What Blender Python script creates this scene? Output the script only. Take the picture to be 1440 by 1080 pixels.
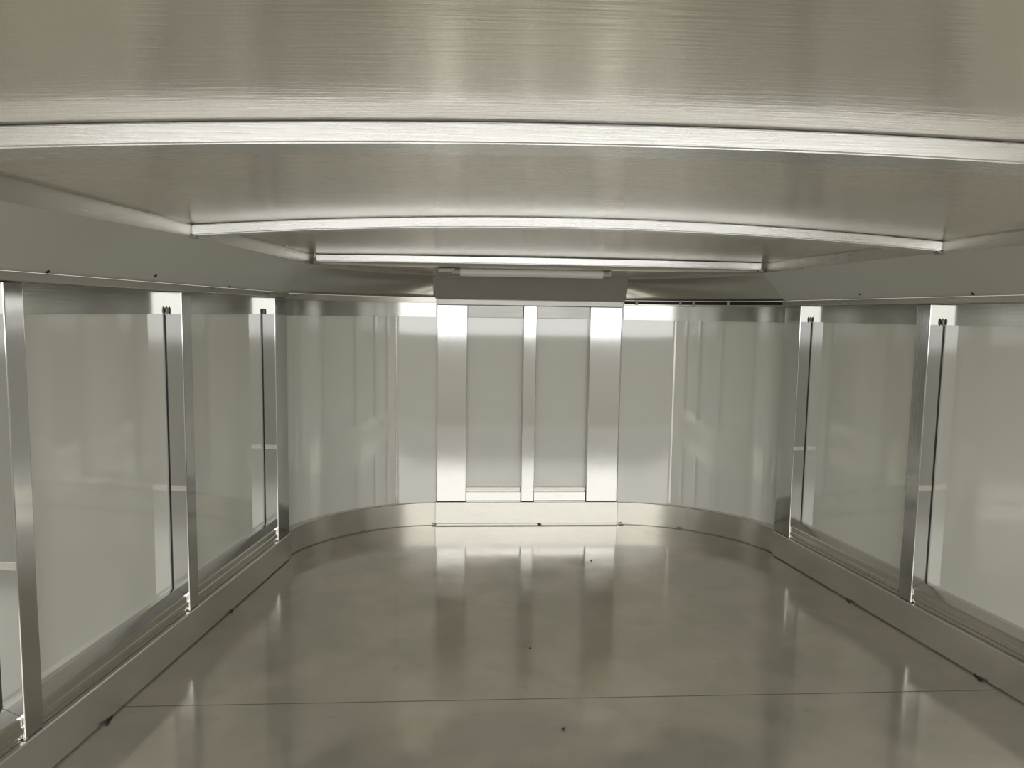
import bpy, bmesh, math, random
from math import sin, cos, radians, pi
from mathutils import Vector, Matrix
for o in list(bpy.data.objects): bpy.data.objects.remove(o)
SC = bpy.context.scene
COL = SC.collection
# ---------------------------------------------------------------- camera
yaw, pitch, roll = radians(3.731), radians(5.478), radians(.861)
f = Vector((sin(yaw)*cos(pitch), cos(yaw)*cos(pitch), -sin(pitch)))
rt = Vector((cos(yaw), -sin(yaw), 0)); up = rt.cross(f)
r2 = rt*cos(roll)+up*sin(roll); u2 = up*cos(roll)-rt*sin(roll)
cd = bpy.data.cameras.new('camera'); cam = bpy.data.objects.new('camera', cd); COL.objects.link(cam)
m = Matrix((r2, u2, -f)).transposed().to_4x4(); m.translation = Vector((-.259, 0, .85))
cam.matrix_world = m
cd.sensor_width = 36; cd.lens = 1030.4/1440*36; cd.clip_start = .01
SC.camera = cam
SC.view_settings.view_transform = 'Standard'; SC.view_settings.look = 'None'
SC.view_settings.gamma = 1; SC.view_settings.use_curve_mapping = False
SC.view_settings.exposure = 0.57
# ---------------------------------------------------------------- world and light
w = bpy.data.worlds.new('world'); SC.world = w; w.use_nodes = True
nt = w.node_tree; bg = nt.nodes['Background']
tc = nt.nodes.new('ShaderNodeTexCoord'); sx = nt.nodes.new('ShaderNodeSeparateXYZ')
cr = nt.nodes.new('ShaderNodeValToRGB'); mr = nt.nodes.new('ShaderNodeMapRange')
mr.inputs['From Min'].default_value = -1; mr.inputs['From Max'].default_value = 1
nt.links.new(tc.outputs['Generated'], sx.inputs[0]); nt.links.new(sx.outputs['Z'], mr.inputs['Value'])
nt.links.new(mr.outputs[0], cr.inputs[0]); nt.links.new(cr.outputs[0], bg.inputs[0])
e = cr.color_ramp.elements
e[0].position = .25; e[0].color = (.20, .175, .13, 1)
e[1].position = .75; e[1].color = (.60, .585, .53, 1)
x = e.new(.47); x.color = (.40, .38, .325, 1)
x = e.new(.54); x.color = (.60, .59, .55, 1)
bg.inputs[1].default_value = .95

def area(name, loc, rot, sx_, sy_, power, col):
    l = bpy.data.lights.new(name, 'AREA'); l.shape = 'RECTANGLE'; l.size = sx_; l.size_y = sy_
    l.energy = power; l.color = col
    o = bpy.data.objects.new(name, l); o.location = loc; o.rotation_euler = rot; COL.objects.link(o)
    return o
# daylight coming in through the open end of the body, behind the camera
area('daylight_rear_opening', (0, -1.3, 1.64), (radians(90), 0, 0), 3.6, 2.0, 40, (.985, .99, 1))

# ---------------------------------------------------------------- materials
def nodes(name):
    m = bpy.data.materials.new(name); m.use_nodes = True
    return m, m.node_tree, m.node_tree.nodes['Principled BSDF']
def metal(name, col, rough, stretch=(60, 60, 2), rv=.12, bump=.04, metallic=1.0, blot=.0):
    m, t, b = nodes(name)
    tc = t.nodes.new('ShaderNodeTexCoord'); mp = t.nodes.new('ShaderNodeMapping')
    mp.inputs['Scale'].default_value = stretch
    n = t.nodes.new('ShaderNodeTexNoise'); n.inputs['Scale'].default_value = 6; n.inputs['Detail'].default_value = 4
    t.links.new(tc.outputs['Object'], mp.inputs[0]); t.links.new(mp.outputs[0], n.inputs['Vector'])
    n2 = t.nodes.new('ShaderNodeTexNoise'); n2.inputs['Scale'].default_value = 5; n2.inputs['Detail'].default_value = 3
    t.links.new(tc.outputs['Object'], n2.inputs['Vector'])
    ad = t.nodes.new('ShaderNodeMath'); ad.operation = 'ADD'
    t.links.new(n.outputs[0], ad.inputs[0]); t.links.new(n2.outputs[0], ad.inputs[1])
    r = t.nodes.new('ShaderNodeMapRange'); r.inputs['From Min'].default_value = .6; r.inputs['From Max'].default_value = 1.4
    r.inputs['To Min'].default_value = max(.03, rough-rv); r.inputs['To Max'].default_value = rough+rv
    t.links.new(ad.outputs[0], r.inputs[0]); t.links.new(r.outputs[0], b.inputs['Roughness'])
    bp = t.nodes.new('ShaderNodeBump'); bp.inputs['Strength'].default_value = bump; bp.inputs['Distance'].default_value = .002
    t.links.new(n.outputs[0], bp.inputs['Height'])
    if bump: t.links.new(bp.outputs[0], b.inputs['Normal'])
    mx = t.nodes.new('ShaderNodeMix'); mx.data_type = 'RGBA'
    mx.inputs['A'].default_value = (*[c*(1-blot) for c in col], 1); mx.inputs['B'].default_value = (*col, 1)
    rr = t.nodes.new('ShaderNodeMapRange'); rr.inputs['From Min'].default_value = .35; rr.inputs['From Max'].default_value = .65
    t.links.new(n2.outputs[0], rr.inputs[0]); t.links.new(rr.outputs[0], mx.inputs['Factor'])
    t.links.new(mx.outputs['Result'], b.inputs['Base Color'])
    b.inputs['Metallic'].default_value = metallic
    return m
M_POST = metal('brushed_aluminium_vertical', (.60, .60, .59), .085, (90, 90, 1.5), .02, .03, blot=.04)
M_RAIL = metal('brushed_aluminium_horizontal', (.58, .575, .545), .17, (1.5, 1.5, 60), .04, .03, blot=.06)
M_KICK = metal('dull_aluminium_sheet', (.68, .665, .61), .22, (2, 2, 12), .04, .01, metallic=.8, blot=.08)
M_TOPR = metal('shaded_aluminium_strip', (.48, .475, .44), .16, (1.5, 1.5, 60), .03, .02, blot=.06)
M_HEAD = metal('dull_head_plate', (.64, .635, .61), .34, (1.5, 1.5, 60), .05, .02, metallic=.55)
M_SILL = metal('mill_finish_sill', (.76, .75, .71), .20, (1.5, 1.5, 60), .03, .03, blot=.04)
M_BOW = metal('bow_aluminium', (.88, .885, .88), .28, (1.5, 60, 60), .05, .05, blot=.03)
M_CCOVE = metal('corner_cove_sheet', (.60, .59, .55), .30, (2, 2, 4), .04, .0, metallic=.8, blot=.05)
M_CEIL = metal('ceiling_aluminium_sheet', (.86, .825, .75), .19, (2, 26, 26), .04, .16, metallic=.6, blot=.04)
M_TRIMC = metal('ceiling_edge_aluminium', (.66, .645, .59), .30, (3, 3, 60), .06, .03, blot=.04)

def plain(name, col, rough=.5, metallic=0., spec=.5, coat=0.):
    m, t, b = nodes(name)
    n = t.nodes.new('ShaderNodeTexNoise'); n.inputs['Scale'].default_value = 9; n.inputs['Detail'].default_value = 3
    tc = t.nodes.new('ShaderNodeTexCoord'); t.links.new(tc.outputs['Object'], n.inputs['Vector'])
    mx = t.nodes.new('ShaderNodeMix'); mx.data_type = 'RGBA'
    mx.inputs['A'].default_value = (*[c*.95 for c in col], 1); mx.inputs['B'].default_value = (*col, 1)
    t.links.new(n.outputs[0], mx.inputs['Factor']); t.links.new(mx.outputs['Result'], b.inputs['Base Color'])
    b.inputs['Roughness'].default_value = rough; b.inputs['Metallic'].default_value = metallic
    b.inputs['Specular IOR Level'].default_value = spec; b.inputs['Coat Weight'].default_value = coat
    b.inputs['Coat Roughness'].default_value = .06
    return m
M_PANEL = plain('glossy_white_wall_sheet', (.84, .84, .78), .055, 0, 1.0)
M_PANEL.node_tree.nodes['Principled BSDF'].inputs['IOR'].default_value = 1.75
M_COVE = plain('satin_cove_sheet', (.60, .60, .56), .20, 0, .8)
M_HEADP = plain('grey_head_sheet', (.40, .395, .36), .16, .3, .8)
M_DARK = plain('gap_black', (.015, .014, .012), .6)
M_RIVET = plain('dark_rivet_steel', (.06, .055, .05), .35, .8)
M_TUBE = plain('frosted_light_tube', (.88, .88, .86), .25, 0, .5)
M_CAP = plain('grey_lamp_holder', (.34, .335, .31), .35, .3)
M_WELD = plain('bright_weld_metal', (.9, .89, .86), .3, 1)
M_DIRT = plain('brown_swarf', (.05, .035, .025), .7)

# floor: glossy mill finish sheet, stained and scuffed
M_FLOOR, t, b = nodes('mill_finish_floor_sheet')
tc = t.nodes.new('ShaderNodeTexCoord')
def noise(sc, det=4, dist=0., vec=None):
    n = t.nodes.new('ShaderNodeTexNoise'); n.inputs['Scale'].default_value = sc; n.inputs['Detail'].default_value = det
    n.inputs['Distortion'].default_value = dist; t.links.new(vec or tc.outputs['Object'], n.inputs['Vector']); return n
def ramp(src, p0, c0, p1, c1):
    r = t.nodes.new('ShaderNodeValToRGB'); r.color_ramp.elements[0].position = p0; r.color_ramp.elements[1].position = p1
    r.color_ramp.elements[0].color = (*c0, 1); r.color_ramp.elements[1].color = (*c1, 1); t.links.new(src, r.inputs[0]); return r
n1 = noise(2.6, 5, 1.2); n2 = noise(7, 6, .8); n3 = noise(28, 6, .5)
c1 = ramp(n1.outputs[0], .38, (.56, .525, .46), .62, (.63, .585, .51))
c2 = ramp(n2.outputs[0], .40, (.91, .93, .91), .60, (1.0, 1.0, 1.0))
c3 = ramp(n3.outputs[0], .28, (.72, .68, .62), .36, (1, 1, 1))
m1 = t.nodes.new('ShaderNodeMix'); m1.data_type = 'RGBA'; m1.blend_type = 'MULTIPLY'; m1.inputs['Factor'].default_value = 1
m2 = t.nodes.new('ShaderNodeMix'); m2.data_type = 'RGBA'; m2.blend_type = 'MULTIPLY'; m2.inputs['Factor'].default_value = .25
t.links.new(c1.outputs[0], m1.inputs['A']); t.links.new(c2.outputs[0], m1.inputs['B'])
t.links.new(m1.outputs['Result'], m2.inputs['A']); t.links.new(c3.outputs[0], m2.inputs['B'])
t.links.new(m2.outputs['Result'], b.inputs['Base Color'])
rg = t.nodes.new('ShaderNodeMapRange'); rg.inputs['From Min'].default_value = .3; rg.inputs['From Max'].default_value = .7
rg.inputs['To Min'].default_value = .08; rg.inputs['To Max'].default_value = .16
t.links.new(n2.outputs[0], rg.inputs[0]); t.links.new(rg.outputs[0], b.inputs['Roughness'])
b.inputs['Metallic'].default_value = .55
bp = t.nodes.new('ShaderNodeBump'); bp.inputs['Strength'].default_value = .05; bp.inputs['Distance'].default_value = .01
t.links.new(n1.outputs[0], bp.inputs['Height']); t.links.new(bp.outputs[0], b.inputs['Normal'])

# ---------------------------------------------------------------- helpers
def tag(o, label=None, cat=None, group=None, kind=None):
    if label: o['label'] = label
    if cat: o['category'] = cat
    if group: o['group'] = group
    if kind: o['kind'] = kind
    return o
def empty(name, loc, label, cat, group=None):
    o = bpy.data.objects.new(name, None); o.location = loc; o.empty_display_size = .05; COL.objects.link(o)
    return tag(o, label, cat, group)
def link(name, bm, mat, parent=None, smooth=False, origin=None):
    bmesh.ops.recalc_face_normals(bm, faces=bm.faces)
    if origin is not None: bmesh.ops.translate(bm, verts=bm.verts, vec=-Vector(origin))
    me = bpy.data.meshes.new(name); bm.to_mesh(me); bm.free(); me.materials.append(mat)
    if smooth:
        for p in me.polygons: p.use_smooth = True
    o = bpy.data.objects.new(name, me); COL.objects.link(o)
    if origin is not None: o.location = origin
    if parent:
        o.parent = parent
        o.location = Vector(origin if origin is not None else (0, 0, 0)) - Vector(parent.location)
    return o
def hexa(bm, pts, bev=0., seg=2):
    """pts: 4 bottom corners in order, then the 4 top corners"""
    v = [bm.verts.new(p) for p in pts]
    fs = [bm.faces.new([v[i] for i in q]) for q in ((0,1,2,3),(4,5,6,7),(0,1,5,4),(1,2,6,5),(2,3,7,6),(3,0,4,7))]
    if bev:
        es = list({e for f_ in fs for e in f_.edges})
        bmesh.ops.bevel(bm, geom=es, offset=bev, segments=seg, affect='EDGES', profile=.5)
def box(bm, x0, x1, y0, y1, z0, z1, bev=0.):
    hexa(bm, [(x0,y0,z0),(x1,y0,z0),(x1,y1,z0),(x0,y1,z0),(x0,y0,z1),(x1,y0,z1),(x1,y1,z1),(x0,y1,z1)], bev)
A = radians(7.796)
def W(s, t_, off, z):
    return Vector((s*.851+s*sin(A)*t_+s*cos(A)*off, 2.49-cos(A)*t_+sin(A)*off, z))
def wbox(bm, s, t0, t1, o0, o1, z0, z1, bev=0.):
    hexa(bm, [W(s,t0,o0,z0),W(s,t1,o0,z0),W(s,t1,o1,z0),W(s,t0,o1,z0),W(s,t0,o0,z1),W(s,t1,o0,z1),W(s,t1,o1,z1),W(s,t0,o1,z1)], bev)
def prism(bm, s, t0, t1, prof, bev=0.):
    """closed profile of (off, z) points extruded along a side wall"""
    a = [bm.verts.new(W(s,t0,o,z)) for o, z in prof]; c = [bm.verts.new(W(s,t1,o,z)) for o, z in prof]
    n = len(prof); bm.faces.new(a); bm.faces.new(c[::-1])
    for i in range(n): bm.faces.new([a[i], a[(i+1)%n], c[(i+1)%n], c[i]])
    if bev: bmesh.ops.bevel(bm, geom=list(bm.edges), offset=bev, segments=2, affect='EDGES')
NU = 40
def bez(P, u):
    a, b_, c, d = [Vector(p) for p in P]
    return a*(1-u)**3+b_*3*u*(1-u)**2+c*3*u*u*(1-u)+d*u**3
KC = [(.864, 2.50), (.843, 2.665), (.62, 2.896), (.369, 2.896)]
def kcurve(s, u, off=0., P=KC):
    p = bez(P, u); q = bez(P, min(1, u+.001))-bez(P, max(0, u-.001)); q.normalize()
    n = Vector((q.y, -q.x))   # outward for the right side (direction of travel from side to back)
    if n.y < 0: n = -n
    p = p+n*off
    return Vector((s*p.x, p.y))
def arcsweep(bm, s, prof, u0=0., u1=1., n=NU):
    """prof(u) -> closed list of (off, z)"""
    rings = []
    for i in range(n+1):
        u = u0+(u1-u0)*i/n
        ring = []
        for off, z in prof(u):
            k = kcurve(s, u, off); ring.append(bm.verts.new((k.x, k.y, z)))
        rings.append(ring)
    m_ = len(rings[0])
    for i in range(n):
        for j in range(m_):
            bm.faces.new([rings[i][j], rings[i][(j+1)%m_], rings[i+1][(j+1)%m_], rings[i+1][j]])
    bm.faces.new(rings[0]); bm.faces.new(rings[-1][::-1])
def smooth_angle(o, ang=35):
    me = o.data
    for p in me.polygons: p.use_smooth = True
    bm = bmesh.new(); bm.from_mesh(me)
    for e_ in bm.edges:
        if len(e_.link_faces) == 2 and e_.calc_face_angle(0) > radians(ang): e_.smooth = False
    bm.to_mesh(me); bm.free()
    return o
BK = 2.896        # face of the back frame
ZK = .090; ZP0 = .147; ZP1 = .837; ZPT = .891; ZL = .908
TEND = 2.0       # the walls run on behind the camera

# ---------------------------------------------------------------- floor
bm = bmesh.new()
def fpoly(pts, z0, z1):
    a = [bm.verts.new((*p, z0)) for p in pts]; c = [bm.verts.new((*p, z1)) for p in pts]; n = len(pts)
    bm.faces.new(a[::-1]); bm.faces.new(c)
    for i in range(n): bm.faces.new([a[i], a[(i+1)%n], c[(i+1)%n], c[i]])
def side_x(y): return .851+(2.49-y)*math.tan(A)+.03
nose = [(-side_x(1.5465), 1.5465), (side_x(1.5465), 1.5465), (side_x(2.5), 2.5)]
for i in range(1, 13): k = kcurve(1, i/12, .03); nose.append((k.x, k.y))
for i in range(12, 0, -1): k = kcurve(-1, i/12, .03); nose.append((k.x, k.y))
nose.append((-side_x(2.5), 2.5))
fpoly(nose, -.02, 0.0)
fpoly([(-side_x(.3), .3), (side_x(.3), .3), (side_x(1.5435), 1.5435), (-side_x(1.5435), 1.5435)], -.02, 0)
tag(link('floor', bm, M_FLOOR), 'grey glossy metal floor with a cross seam and stains', None, kind='structure')
bm = bmesh.new(); box(bm, -side_x(1.545), side_x(1.545), 1.5436, 1.5464, -.02, -.0003)
tag(link('floor_seam', bm, M_RIVET), 'dark sealed seam between the two floor sheets', kind='structure')

# ---------------------------------------------------------------- walls
for s, nm in ((-1, 'left'), (1, 'right')):
    bm = bmesh.new(); wbox(bm, s, -.035, TEND, .05, .06, .02, ZL)
    tag(link('wall_'+nm, bm, M_PANEL), kind='structure')
def poff(u): return .034-.020*u
bm = bmesh.new()
for s in (-1, 1):
    arcsweep(bm, s, lambda u: [(poff(u), .02), (poff(u)+.008, .02), (poff(u)+.008, ZL), (poff(u), ZL)], -.0, 1.)
box(bm, -.372, .372, BK+.04, BK+.048, .02, ZL)
tag(smooth_angle(link('wall_back', bm, M_PANEL)), kind='structure')

# kick plates round the foot of the walls
def tacks(root_name_parent, pts, s_=None):
    pass
for s, nm in ((-1, 'left'), (1, 'right')):
    bm = bmesh.new(); prism(bm, s, -.008, TEND, [(0, .0045), (.009, .0045), (.009, 0), (.049, 0), (.049, ZK), (.0015, ZK), (0, ZK-.003)])
    o = tag(link('baseboard_'+nm, bm, M_KICK), kind='structure')
bm = bmesh.new()
for s in (-1, 1):
    bm_ = bm; arcsweep(bm_, s, lambda u: [(0, .0045), (0, ZK-.002), (.002, ZK), (poff(u), ZK), (poff(u), 0), (.007, 0), (.007, .0045)])
tag(smooth_angle(link('baseboard_corners', bm, M_KICK)), kind='structure')
bm = bmesh.new(); box(bm, -.372, .368, BK-.008, BK+.04, .005, .095, .002); box(bm, -.372, .368, BK+.001, BK+.04, 0, .0049)
tag(link('baseboard_back', bm, M_RAIL), kind='structure')

# ---------------------------------------------------------------- rails under the roof
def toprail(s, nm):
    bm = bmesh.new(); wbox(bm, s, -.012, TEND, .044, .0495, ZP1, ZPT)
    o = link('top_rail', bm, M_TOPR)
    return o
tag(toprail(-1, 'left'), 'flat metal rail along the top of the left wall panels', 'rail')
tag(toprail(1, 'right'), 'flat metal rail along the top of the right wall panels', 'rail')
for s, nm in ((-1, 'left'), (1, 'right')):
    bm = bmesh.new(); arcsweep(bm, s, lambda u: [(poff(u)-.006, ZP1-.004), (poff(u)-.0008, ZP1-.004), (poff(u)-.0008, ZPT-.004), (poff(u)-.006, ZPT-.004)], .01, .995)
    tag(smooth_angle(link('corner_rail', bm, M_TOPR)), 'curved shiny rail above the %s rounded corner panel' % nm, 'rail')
# lip that carries the cove
for s, nm in ((-1, 'left'), (1, 'right')):
    bm = bmesh.new(); wbox(bm, s, -.02, TEND, -.002, .0495, ZPT+.001, ZL, .0015)
    tag(link('ledge_strip', bm, M_TRIMC), 'narrow ledge strip above the posts of the %s wall' % nm, 'trim strip')
    zt = ZPT+.0036 if s > 0 else ZL
    bm = bmesh.new(); arcsweep(bm, s, lambda u: [(.004, ZPT-.002), (poff(u)-.001, ZPT-.002), (poff(u)-.001, zt), (.004, zt)], 0.0, .995)
    lst = tag(smooth_angle(link('ledge_strip', bm, M_TRIMC)), 'curved ledge strip over the %s rounded corner' % nm, 'trim strip')

# ---------------------------------------------------------------- cove panels and ceiling edge
def cove_top(t_):
    # inward run and height of the cove's upper edge
    if t_ < .82: k = t_/.82; return -.088-.010*k, 1.003+.007*k
    k = min(1, (t_-.82)/.5); return -.098-.0*k, 1.010-.006*k
TS = [-.012+i*(TEND+.012)/30 for i in range(31)]
for s, k in ((-1, 1), (1, 2)):
    bm = bmesh.new(); rows = []
    for t_ in TS:
        o1, z1 = cove_top(max(0, t_))
        rows.append([bm.verts.new(W(s, t_, a, z)) for a, z in ((.002, ZL+.001), (o1, z1), (o1+.006, z1+.006), (.01, ZL+.004))])
    for a, c in zip(rows, rows[1:]):
        for j in range(4): bm.faces.new([a[j], a[(j+1)%4], c[(j+1)%4], c[j]])
    bm.faces.new(rows[0]); bm.faces.new(rows[-1][::-1])
    tag(link('trim_%d' % k, bm, M_COVE), kind='structure')
    # edge angle between cove and ceiling
    bm = bmesh.new(); rows = []
    for t_ in TS:
        o1, z1 = cove_top(max(0, t_))
        rows.append([bm.verts.new(W(s, t_, a, z)) for a, z in ((o1-.001, z1-.001), (o1-.003, z1+.035), (o1+.004, z1+.035), (o1+.006, z1+.004))])
    for a, c in zip(rows, rows[1:]):
        for j in range(4): bm.faces.new([a[j], a[(j+1)%4], c[(j+1)%4], c[j]])
    bm.faces.new(rows[0]); bm.faces.new(rows[-1][::-1])
    tag(link('trim_%d' % (k+2), bm, M_TRIMC), kind='structure')
# corner coves: a hollow sheet from the curved wall head up to the slanting ceiling edge
UP = [(.765, 2.50), (.66, 2.63), (.52, 2.77), (.374, 2.862)]
for s, k in ((-1, 5), (1, 6)):
    bm = bmesh.new(); rows = []
    for i in range(NU+1):
        u = i/NU; a = kcurve(s, u, .006); c = bez(UP, u); c = Vector((s*c.x, c.y)); row = []
        for j in range(9):
            v = j/8; p = a.lerp(c, v); z = ZL+.002+(1.009-.016*u-ZL)*v
            d = Vector((a.x-c.x, a.y-c.y)); d.normalize()
            p = p+d*.016*sin(pi*v); z += .010*sin(pi*v)
            row.append(bm.verts.new((p.x, p.y, z)))
        rows.append(row)
    for a, c in zip(rows, rows[1:]):
        for j in range(8): bm.faces.new([a[j], a[j+1], c[j+1], c[j]])
    bmesh.ops.recalc_face_normals(bm, faces=bm.faces)
    bmesh.ops.solidify(bm, geom=bm.faces[:], thickness=.002)
    tag(link('trim_%d' % k, bm, M_CCOVE, smooth=True), kind='structure')
bm = bmesh.new(); hexa(bm, [(-.376, BK+.004, ZL-.003), (.376, BK+.004, ZL-.003), (.376, BK+.012, ZL-.003), (-.376, BK+.012, ZL-.003), (-.376, 2.856, .999), (.376, 2.856, .999), (.376, 2.864, .999), (-.376, 2.864, .999)])
tag(link('trim_7', bm, M_HEADP), 'grey head plate above the back frame', kind='structure')

# ---------------------------------------------------------------- ceiling
def lerp_table(y, tab):
    if y <= tab[0][0]: return tab[0][1:]
    for (ya, *a), (yb, *b_) in zip(tab, tab[1:]):
        if y <= yb:
            k = (y-ya)/(yb-ya); return [p+(q-p)*k for p, q in zip(a, b_)]
    return tab[-1][1:]
def ceil_z(x, y):
    if y > 2.5: return 1.0112-(y-2.50)*.047
    # edge height, centre height and half width of the cambered sheet
    e_, c_, h_ = lerp_table(y, [(0, 1.0405, 1.0785, 1.09), (.88, 1.0397, 1.0752, .975), (1.68, 1.0352, 1.0692, .861), (2.50, 1.0366, 1.0396, .749)])
    k = max(-1.12, min(1.12, x/h_))
    return e_+(c_-e_)*(1-k*k)
bm = bmesh.new(); rows = []
ys = [.25+i*(2.50-.25)/48 for i in range(49)]+[2.501, 2.6, 2.7, 2.8, 2.9, 2.96]
for y in ys:
    xe = .76+(2.49-min(y, 2.49))*math.tan(A)
    if y > 2.5: xe = .80
    rows.append([bm.verts.new((xe*(j/24-1), y, ceil_z(xe*(j/24-1), y))) for j in range(49)])
for a, c in zip(rows, rows[1:]):
    for j in range(48): bm.faces.new([a[j], a[j+1], c[j+1], c[j]])
for f_ in bm.faces: f_.normal_update()
bmesh.ops.recalc_face_normals(bm, faces=bm.faces)
ext = bmesh.ops.extrude_face_region(bm, geom=bm.faces[:])
bmesh.ops.translate(bm, verts=[v for v in ext['geom'] if isinstance(v, bmesh.types.BMVert)], vec=(0, 0, .006))
tag(link('ceiling', bm, M_CEIL, smooth=True), kind='structure')

# roof bows
def bow(y, xe, h, depth, label, zb, sl=.0022):
    root = empty('roof_bow', (0, y, zb(0)), label, 'roof bow', 'roof bows across the ceiling')
    bm = bmesh.new(); rows = []
    n = 64
    for i in range(n+1):
        x_ = xe*(2*i/n-1); z0 = zb(x_/xe)
        rows.append([bm.verts.new((x_, yy, zz)) for yy, zz in ((y, z0), (y+depth, z0), (y+depth, z0+h), (y, z0+h))])
    for a, c in zip(rows, rows[1:]):
        for j in range(4): bm.faces.new([a[j], a[(j+1)%4], c[(j+1)%4], c[j]])
    bm.faces.new(rows[0]); bm.faces.new(rows[-1][::-1])
    bmesh.ops.recalc_face_normals(bm, faces=bm.faces)
    es = [e_ for e_ in bm.edges if len(e_.link_faces) == 2 and e_.calc_face_angle(0) > radians(60)]
    bmesh.ops.bevel(bm, geom=es, offset=.0025, segments=3, affect='EDGES')
    smooth_angle(link('bow_tube', bm, M_BOW, root, origin=(0, y, zb(0))), 30)
    # dark sealant line where the bow meets the ceiling sheet
    bm = bmesh.new(); rows = []
    for i in range(n+1):
        x_ = xe*.998*(2*i/n-1); z0 = zb(x_/xe)+h
        rows.append([bm.verts.new((x_, yy, zz)) for yy, zz in ((y+.0006, z0-.0008-(sl-.0022)), (y+.004, z0-.0008-(sl-.0022)), (y+.004, z0+sl), (y+.0006, z0+sl))])
    for a, c in zip(rows, rows[1:]):
        for j in range(4): bm.faces.new([a[j], a[(j+1)%4], c[(j+1)%4], c[j]])
    bm.faces.new(rows[0]); bm.faces.new(rows[-1][::-1])
    tag(link('sealant_line', bm, M_RIVET, root, origin=(0, y, zb(0))), 'dark sealant line')
    for s in (-1, 1):
        bm = bmesh.new(); z0 = zb(1)
        box(bm, s*xe-.008, s*xe+.008, y-.0015, y+.02, z0-.006, z0+.0, .001)
        link('end_bracket', bm, M_CAP, root, origin=(s*xe, y, z0))
    return root
b1 = bow(.88, 1.02-.045, .0255, .065, 'largest and nearest bright roof bow, running off both sides of the photo', lambda k: 1.014+.0355*(1-k*k))
b2 = bow(1.68, .861, .0235, .05, 'middle bright roof bow, arched, between the nearest and the far one', lambda k: 1.0115+.034*(1-k*k))
b3 = bow(2.47, .749, .0235, .03, 'farthest and shortest roof bow, straight, in front of the light tube', lambda k: 1.0125+.003*(1-k*k), .0032)

# ---------------------------------------------------------------- side posts
def post(s, t0, t1, label, group):
    base = W(s, (t0+t1)/2, .027, ZK)
    root = empty('wall_post', base, label, 'wall post', group)
    bm = bmesh.new(); wbox(bm, s, t0, t1, .005, .0495, ZK+.001, ZPT, .0022)
    link('post_tube', bm, M_POST, root, origin=base)
    # dark bead of sealant down the joint of post and sheet
    bm = bmesh.new(); wbox(bm, s, t1-.001, t1+.0016, .0466, .0498, ZP0, ZP1-.002)
    tag(link('joint_sealant', bm, M_RIVET, root, origin=base), 'dark sealant line')
    bm = bmesh.new()
    c = W(s, t1+.006, .040, ZP1+.008)
    bmesh.ops.create_uvsphere(bm, u_segments=12, v_segments=8, radius=.0045)
    for v in bm.verts: v.co = Vector((v.co.x*.8, v.co.y*.8, v.co.z*2.2)); v.co += c
    tag(link('weld_bead', bm, M_CAP, root, smooth=True, origin=base), 'hooked weld bead at the post head')
    bm = bmesh.new(); wbox(bm, s, t1-.0008, t1+.0014, .008, .045, .398, .412, .0006)
    tag(link('weld_mark', bm, M_WELD, root, origin=base), 'bright cross weld on the face')
    bm = bmesh.new(); wbox(bm, s, t1-.005, t1+.002, .004, .009, ZK+.0005, ZK+.005, .001)
    link('foot_tack', bm, M_KICK, root, origin=base)
    return root
g = 'upright posts along the side walls'
post(-1, -.012, .085, 'broad upright post where the left wall meets the rounded corner', g)
post(-1, .615, .660, 'slim upright post midway along the left wall', g)
post(-1, 1.183, 1.228, 'upright post nearest the viewer at the left edge of the photo', g)
post(1, -.012, .082, 'broad upright post where the right wall meets the rounded corner', g)
post(1, .612, .660, 'slim upright post nearest the right edge of the photo', g)
post(1, 1.183, 1.228, 'upright post of the right wall just beyond the photo edge', g)
post(-1, 1.76, 1.805, 'upright post of the left wall level with the viewer', g)
post(1, 1.76, 1.805, 'upright post of the right wall level with the viewer', g)

# sill rails between the posts
def sill(s, t0, t1, label):
    base = W(s, (t0+t1)/2, .03, ZK)
    bm = bmesh.new()
    prism(bm, s, t0+.0006, t1-.0006, [(.0495, ZK+.001), (.0495, ZP0), (.040, ZP0-.002), (.014, .134), (.0105, .130), (.0105, .116), (.0085, .113), (.0085, .104), (.0115, .100), (.0115, ZK+.001)])
    tag(link('sill_rail', bm, M_SILL, origin=base), label, 'sill rail', 'sill rails between the wall posts')
sill(-1, .085, .615, 'sloping sill rail at the foot of the left wall, farther bay')
sill(-1, .660, 1.183, 'sloping sill rail at the foot of the left wall, long near bay')
sill(-1, 1.228, 1.76, 'sill rail end in the lower left corner of the photo')
sill(1, .082, .612, 'sloping sill rail at the foot of the right wall, farther bay')
sill(1, .660, 1.183, 'sloping sill rail at the foot of the right wall, near bay at photo edge')

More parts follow.
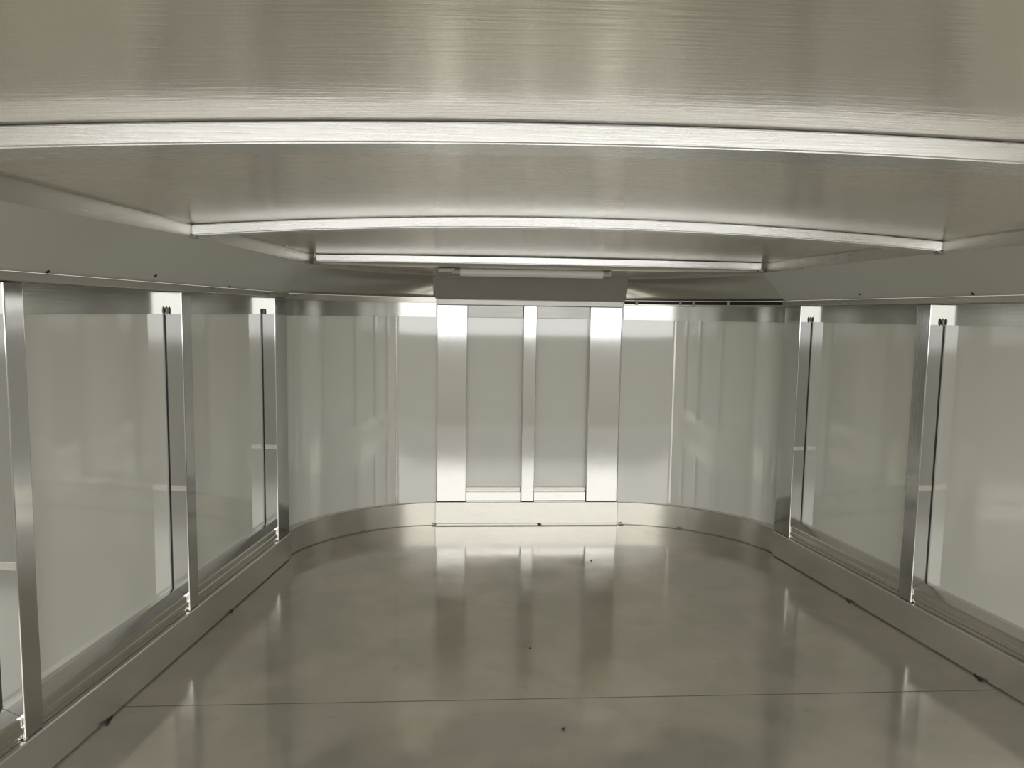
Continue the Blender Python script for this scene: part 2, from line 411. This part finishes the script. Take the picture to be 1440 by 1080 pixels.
# ---------------------------------------------------------------- back frame
def bpost(x0, x1, label):
    base = ((x0+x1)/2, BK, .095)
    bm = bmesh.new(); box(bm, x0, x1, BK-.0005, BK+.0395, .0955, .8805, .002)
    return tag(link('back_post', bm, M_POST, origin=base), label, 'wall post', 'upright posts of the back frame')
bpost(-.367, -.249, 'wide flat upright on the left side of the back frame')
bpost(-.027, .025, 'narrow upright in the middle of the back frame')
bpost(.238, .364, 'wide flat upright on the right side of the back frame')
bm = bmesh.new(); box(bm, -.369, .369, BK-.004, BK+.0395, .8815, .9035, .002)
tag(link('header_rail', bm, M_HEAD), 'long thin header rail across the top of the back frame', 'rail')
for x0, x1, nm in ((-.2485, -.0275, 'left'), (.0255, .2375, 'right')):
    bm = bmesh.new(); box(bm, x0, x1, BK+.014, BK+.0395, .833, .8812, .0015)
    tag(link('head_plate', bm, M_HEAD), 'short bright head plate closing the %s opening of the back frame' % nm, 'rail', 'head plates of the back frame')
    bm = bmesh.new(); box(bm, x0, x1, BK+.010, BK+.0395, .0955, .132, .0015)
    o = tag(link('bay_sill', bm, M_POST), 'short sill at the foot of the %s opening of the back frame' % nm, 'sill rail', 'sills of the back frame')
    bm = bmesh.new(); box(bm, x0+.001, x1-.001, BK+.024, BK+.0395, .1322, .148, .001)
    link('sill_lip', bm, M_KICK, o, origin=(0, 0, 0))
# narrow vertical metal strips on the rounded corner sheets
def seam(s, u, wd, label, mat):
    bm = bmesh.new(); arcsweep(bm, s, lambda q: [(poff(q)-.0014, ZK+.004), (poff(q)-.0004, ZK+.004), (poff(q)-.0004, ZP1-.006), (poff(q)-.0014, ZP1-.006)], u, u+wd, 3)
    tag(link('vertical_strip', bm, mat), label, 'vertical strip', 'vertical strips on the rounded corners')
seam(-1, .79, .006, 'faint vertical strip on the left rounded corner panel', M_RAIL)
seam(1, .72, .008, 'bright vertical strip on the right rounded corner panel', M_WELD)

# black strip painting in the shaded gap over the right corner, with little clips
bm = bmesh.new(); arcsweep(bm, 1, lambda u: [(.003, ZPT+.004), (poff(u)-.001, ZPT+.004), (poff(u)-.001, ZL), (.003, ZL)], .01, .99)
gap_strip = tag(smooth_angle(link('dark_gap_strip', bm, M_DARK, lst)), 'black strip standing for the shaded gap')
for u in (.05, .44, .63, .70, .93):
    k = kcurve(1, u, .0); bm = bmesh.new()
    box(bm, k.x-.005, k.x+.005, k.y-.003, k.y+.002, ZPT+.001, ZL+.004, .001)
    link('clip', bm, M_CAP, gap_strip, origin=(k.x, k.y, ZPT))

# ---------------------------------------------------------------- light tube
LY = 2.60
root = empty('tube_light', (-.02, LY, 1.0), 'unlit frosted light tube hanging behind the farthest roof bow', 'light')
def cyl(bm, p, q, r, n=20):
    p = Vector(p); q = Vector(q); d = (q-p); L = d.length
    g_ = bmesh.ops.create_cone(bm, cap_ends=True, segments=n, radius1=r, radius2=r, depth=L)
    R_ = Vector((0, 0, 1)).rotation_difference(d.normalized()).to_matrix().to_4x4()
    bmesh.ops.transform(bm, matrix=Matrix.Translation((p+q)/2) @ R_, verts=g_['verts'])
bm = bmesh.new(); cyl(bm, (-.277, LY, .992), (.228, LY, .992), .0135)
smooth_angle(link('tube', bm, M_TUBE, root, origin=(-.02, LY, 1.0)))
for s, x0, x1 in ((-1, -.298, -.277), (1, .228, .248)):
    bm = bmesh.new(); cyl(bm, (x0, LY, .992), (x1, LY, .992), .0155)
    smooth_angle(link('end_cap', bm, M_CAP, root, origin=(-.02, LY, 1.0)))
    bm = bmesh.new(); xm = (x0+x1)/2+s*.012; box(bm, xm-.007, xm+.007, LY-.009, LY+.009, .985, 1.0058, .002)
    link('mounting_clip', bm, M_CAP, root, origin=(-.02, LY, 1.0))
bm = bmesh.new(); box(bm, -.355, -.305, LY-.012, LY+.02, .990, 1.0052, .003)
tag(link('junction_box', bm, M_CAP), 'small grey junction box at the left end of the light tube', 'junction box')

# ---------------------------------------------------------------- rivets, clips, debris
def rivet(p, n, r, label, grp, name='rivet', mat=M_RIVET):
    bm = bmesh.new(); bmesh.ops.create_uvsphere(bm, u_segments=12, v_segments=8, radius=r)
    R_ = Vector((0, 0, 1)).rotation_difference(Vector(n).normalized()).to_matrix()
    for v in bm.verts: v.co.z *= .6; v.co = R_ @ v.co; v.co += Vector(p)
    return tag(link(name, bm, mat, smooth=True, origin=p), label, 'rivet', grp)
def cove_pt(s, t_, v):
    o1, z1 = cove_top(t_); return W(s, t_, .002+(o1-.002)*v, ZL+.001+(z1-ZL-.001)*v)
def rv(s, t_, v, label): rivet(cove_pt(s, t_, v)+W(s, 0, -.0005, 0)-W(s, 0, 0, 0), (-s*.7, 0, -.7), .0042, label, 'dark rivets along the foot of the coves')
rv(-1, 1.13, .03, 'dark rivet on the left cove, nearest the viewer')
rv(-1, .80, .13, 'dark rivet on the left cove, above the near panel bay')
rv(-1, .42, .04, 'dark rivet on the left cove, between the slim post and the corner')
rv(1, .40, .13, 'dark rivet on the right cove, between the slim post and the corner')
rv(1, .80, .05, 'dark rivet on the right cove, near the right photo edge')
def tack(p, ang, L, label, mat=M_RIVET):
    root = empty('floor_clip', (*p, 0), label, 'clip', 'little clips where the kick plate meets the floor')
    bm = bmesh.new(); L *= .7; box(bm, -L/2, L/2, -.0022, .0022, .0003, .0042, .0008)
    bmesh.ops.rotate(bm, cent=(0, 0, 0), matrix=Matrix.Rotation(ang, 3, 'Z'), verts=bm.verts)
    o = link('clip_body', bm, mat, root); o.location = (0, 0, 0)
    bm = bmesh.new(); bmesh.ops.create_uvsphere(bm, u_segments=10, v_segments=6, radius=.0034)
    for v in bm.verts: v.co.z *= .7; v.co += Vector((cos(ang)*(L/2+.002), sin(ang)*(L/2+.002), .0026))
    link('clip_head', bm, M_RAIL, root, smooth=True).location = (0, 0, 0)
def wl(s, t_, d=-.0035): p = W(s, t_, d, 0); return (p.x, p.y)
tack(wl(-1, 1.01), radians(98), .055, 'dark floor clip at the foot of the left wall, by the floor seam')
tack(wl(-1, .45), radians(98), .03, 'floor clip at the foot of the left wall, midway to the corner')
tack(wl(1, .42), radians(82), .05, 'floor clip at the foot of the right wall, midway to the corner')
tack(wl(1, .90), radians(82), .05, 'floor clip at the foot of the right wall, by the floor seam')
for s, u, lab in ((-1, .60, 'floor clip at the foot of the left rounded corner'), (1, .66, 'floor clip at the foot of the right rounded corner')):
    a = kcurve(s, u, -.006); c = kcurve(s, u+.02, -.006); tack((a.x, a.y), math.atan2(c.y-a.y, c.x-a.x), .02, lab, M_CAP)
for x_, lab in ((-.378, 'floor clip under the left end of the back frame'), (.047, 'floor clip under the middle upright of the back frame'), (.381, 'floor clip under the right end of the back frame')):
    tack((x_, BK-.013), 0, .016, lab, M_CAP if x_ != .047 else M_RIVET)
random.seed(4)
def speck(x, y, r, label):
    bm = bmesh.new(); bmesh.ops.create_icosphere(bm, subdivisions=2, radius=r)
    for v in bm.verts: v.co *= random.uniform(.75, 1.2); v.co.z = v.co.z*.6
    z0 = min(v.co.z for v in bm.verts)
    for v in bm.verts: v.co += Vector((x, y, -z0))
    tag(link('metal_chip', bm, M_DIRT, smooth=True), label, 'debris', 'specks of debris on the floor')
speck(.200, 1.275, .0042, 'small black speck on the floor in front of the seam, right of centre')
speck(-.050, 1.42, .0035, 'small brown speck on the floor just in front of the seam, near the middle')
speck(-.085, 1.79, .003, 'small brown speck on the floor behind the seam')
speck(.185, 2.45, .003, 'tiny speck on the far floor below the right back upright')
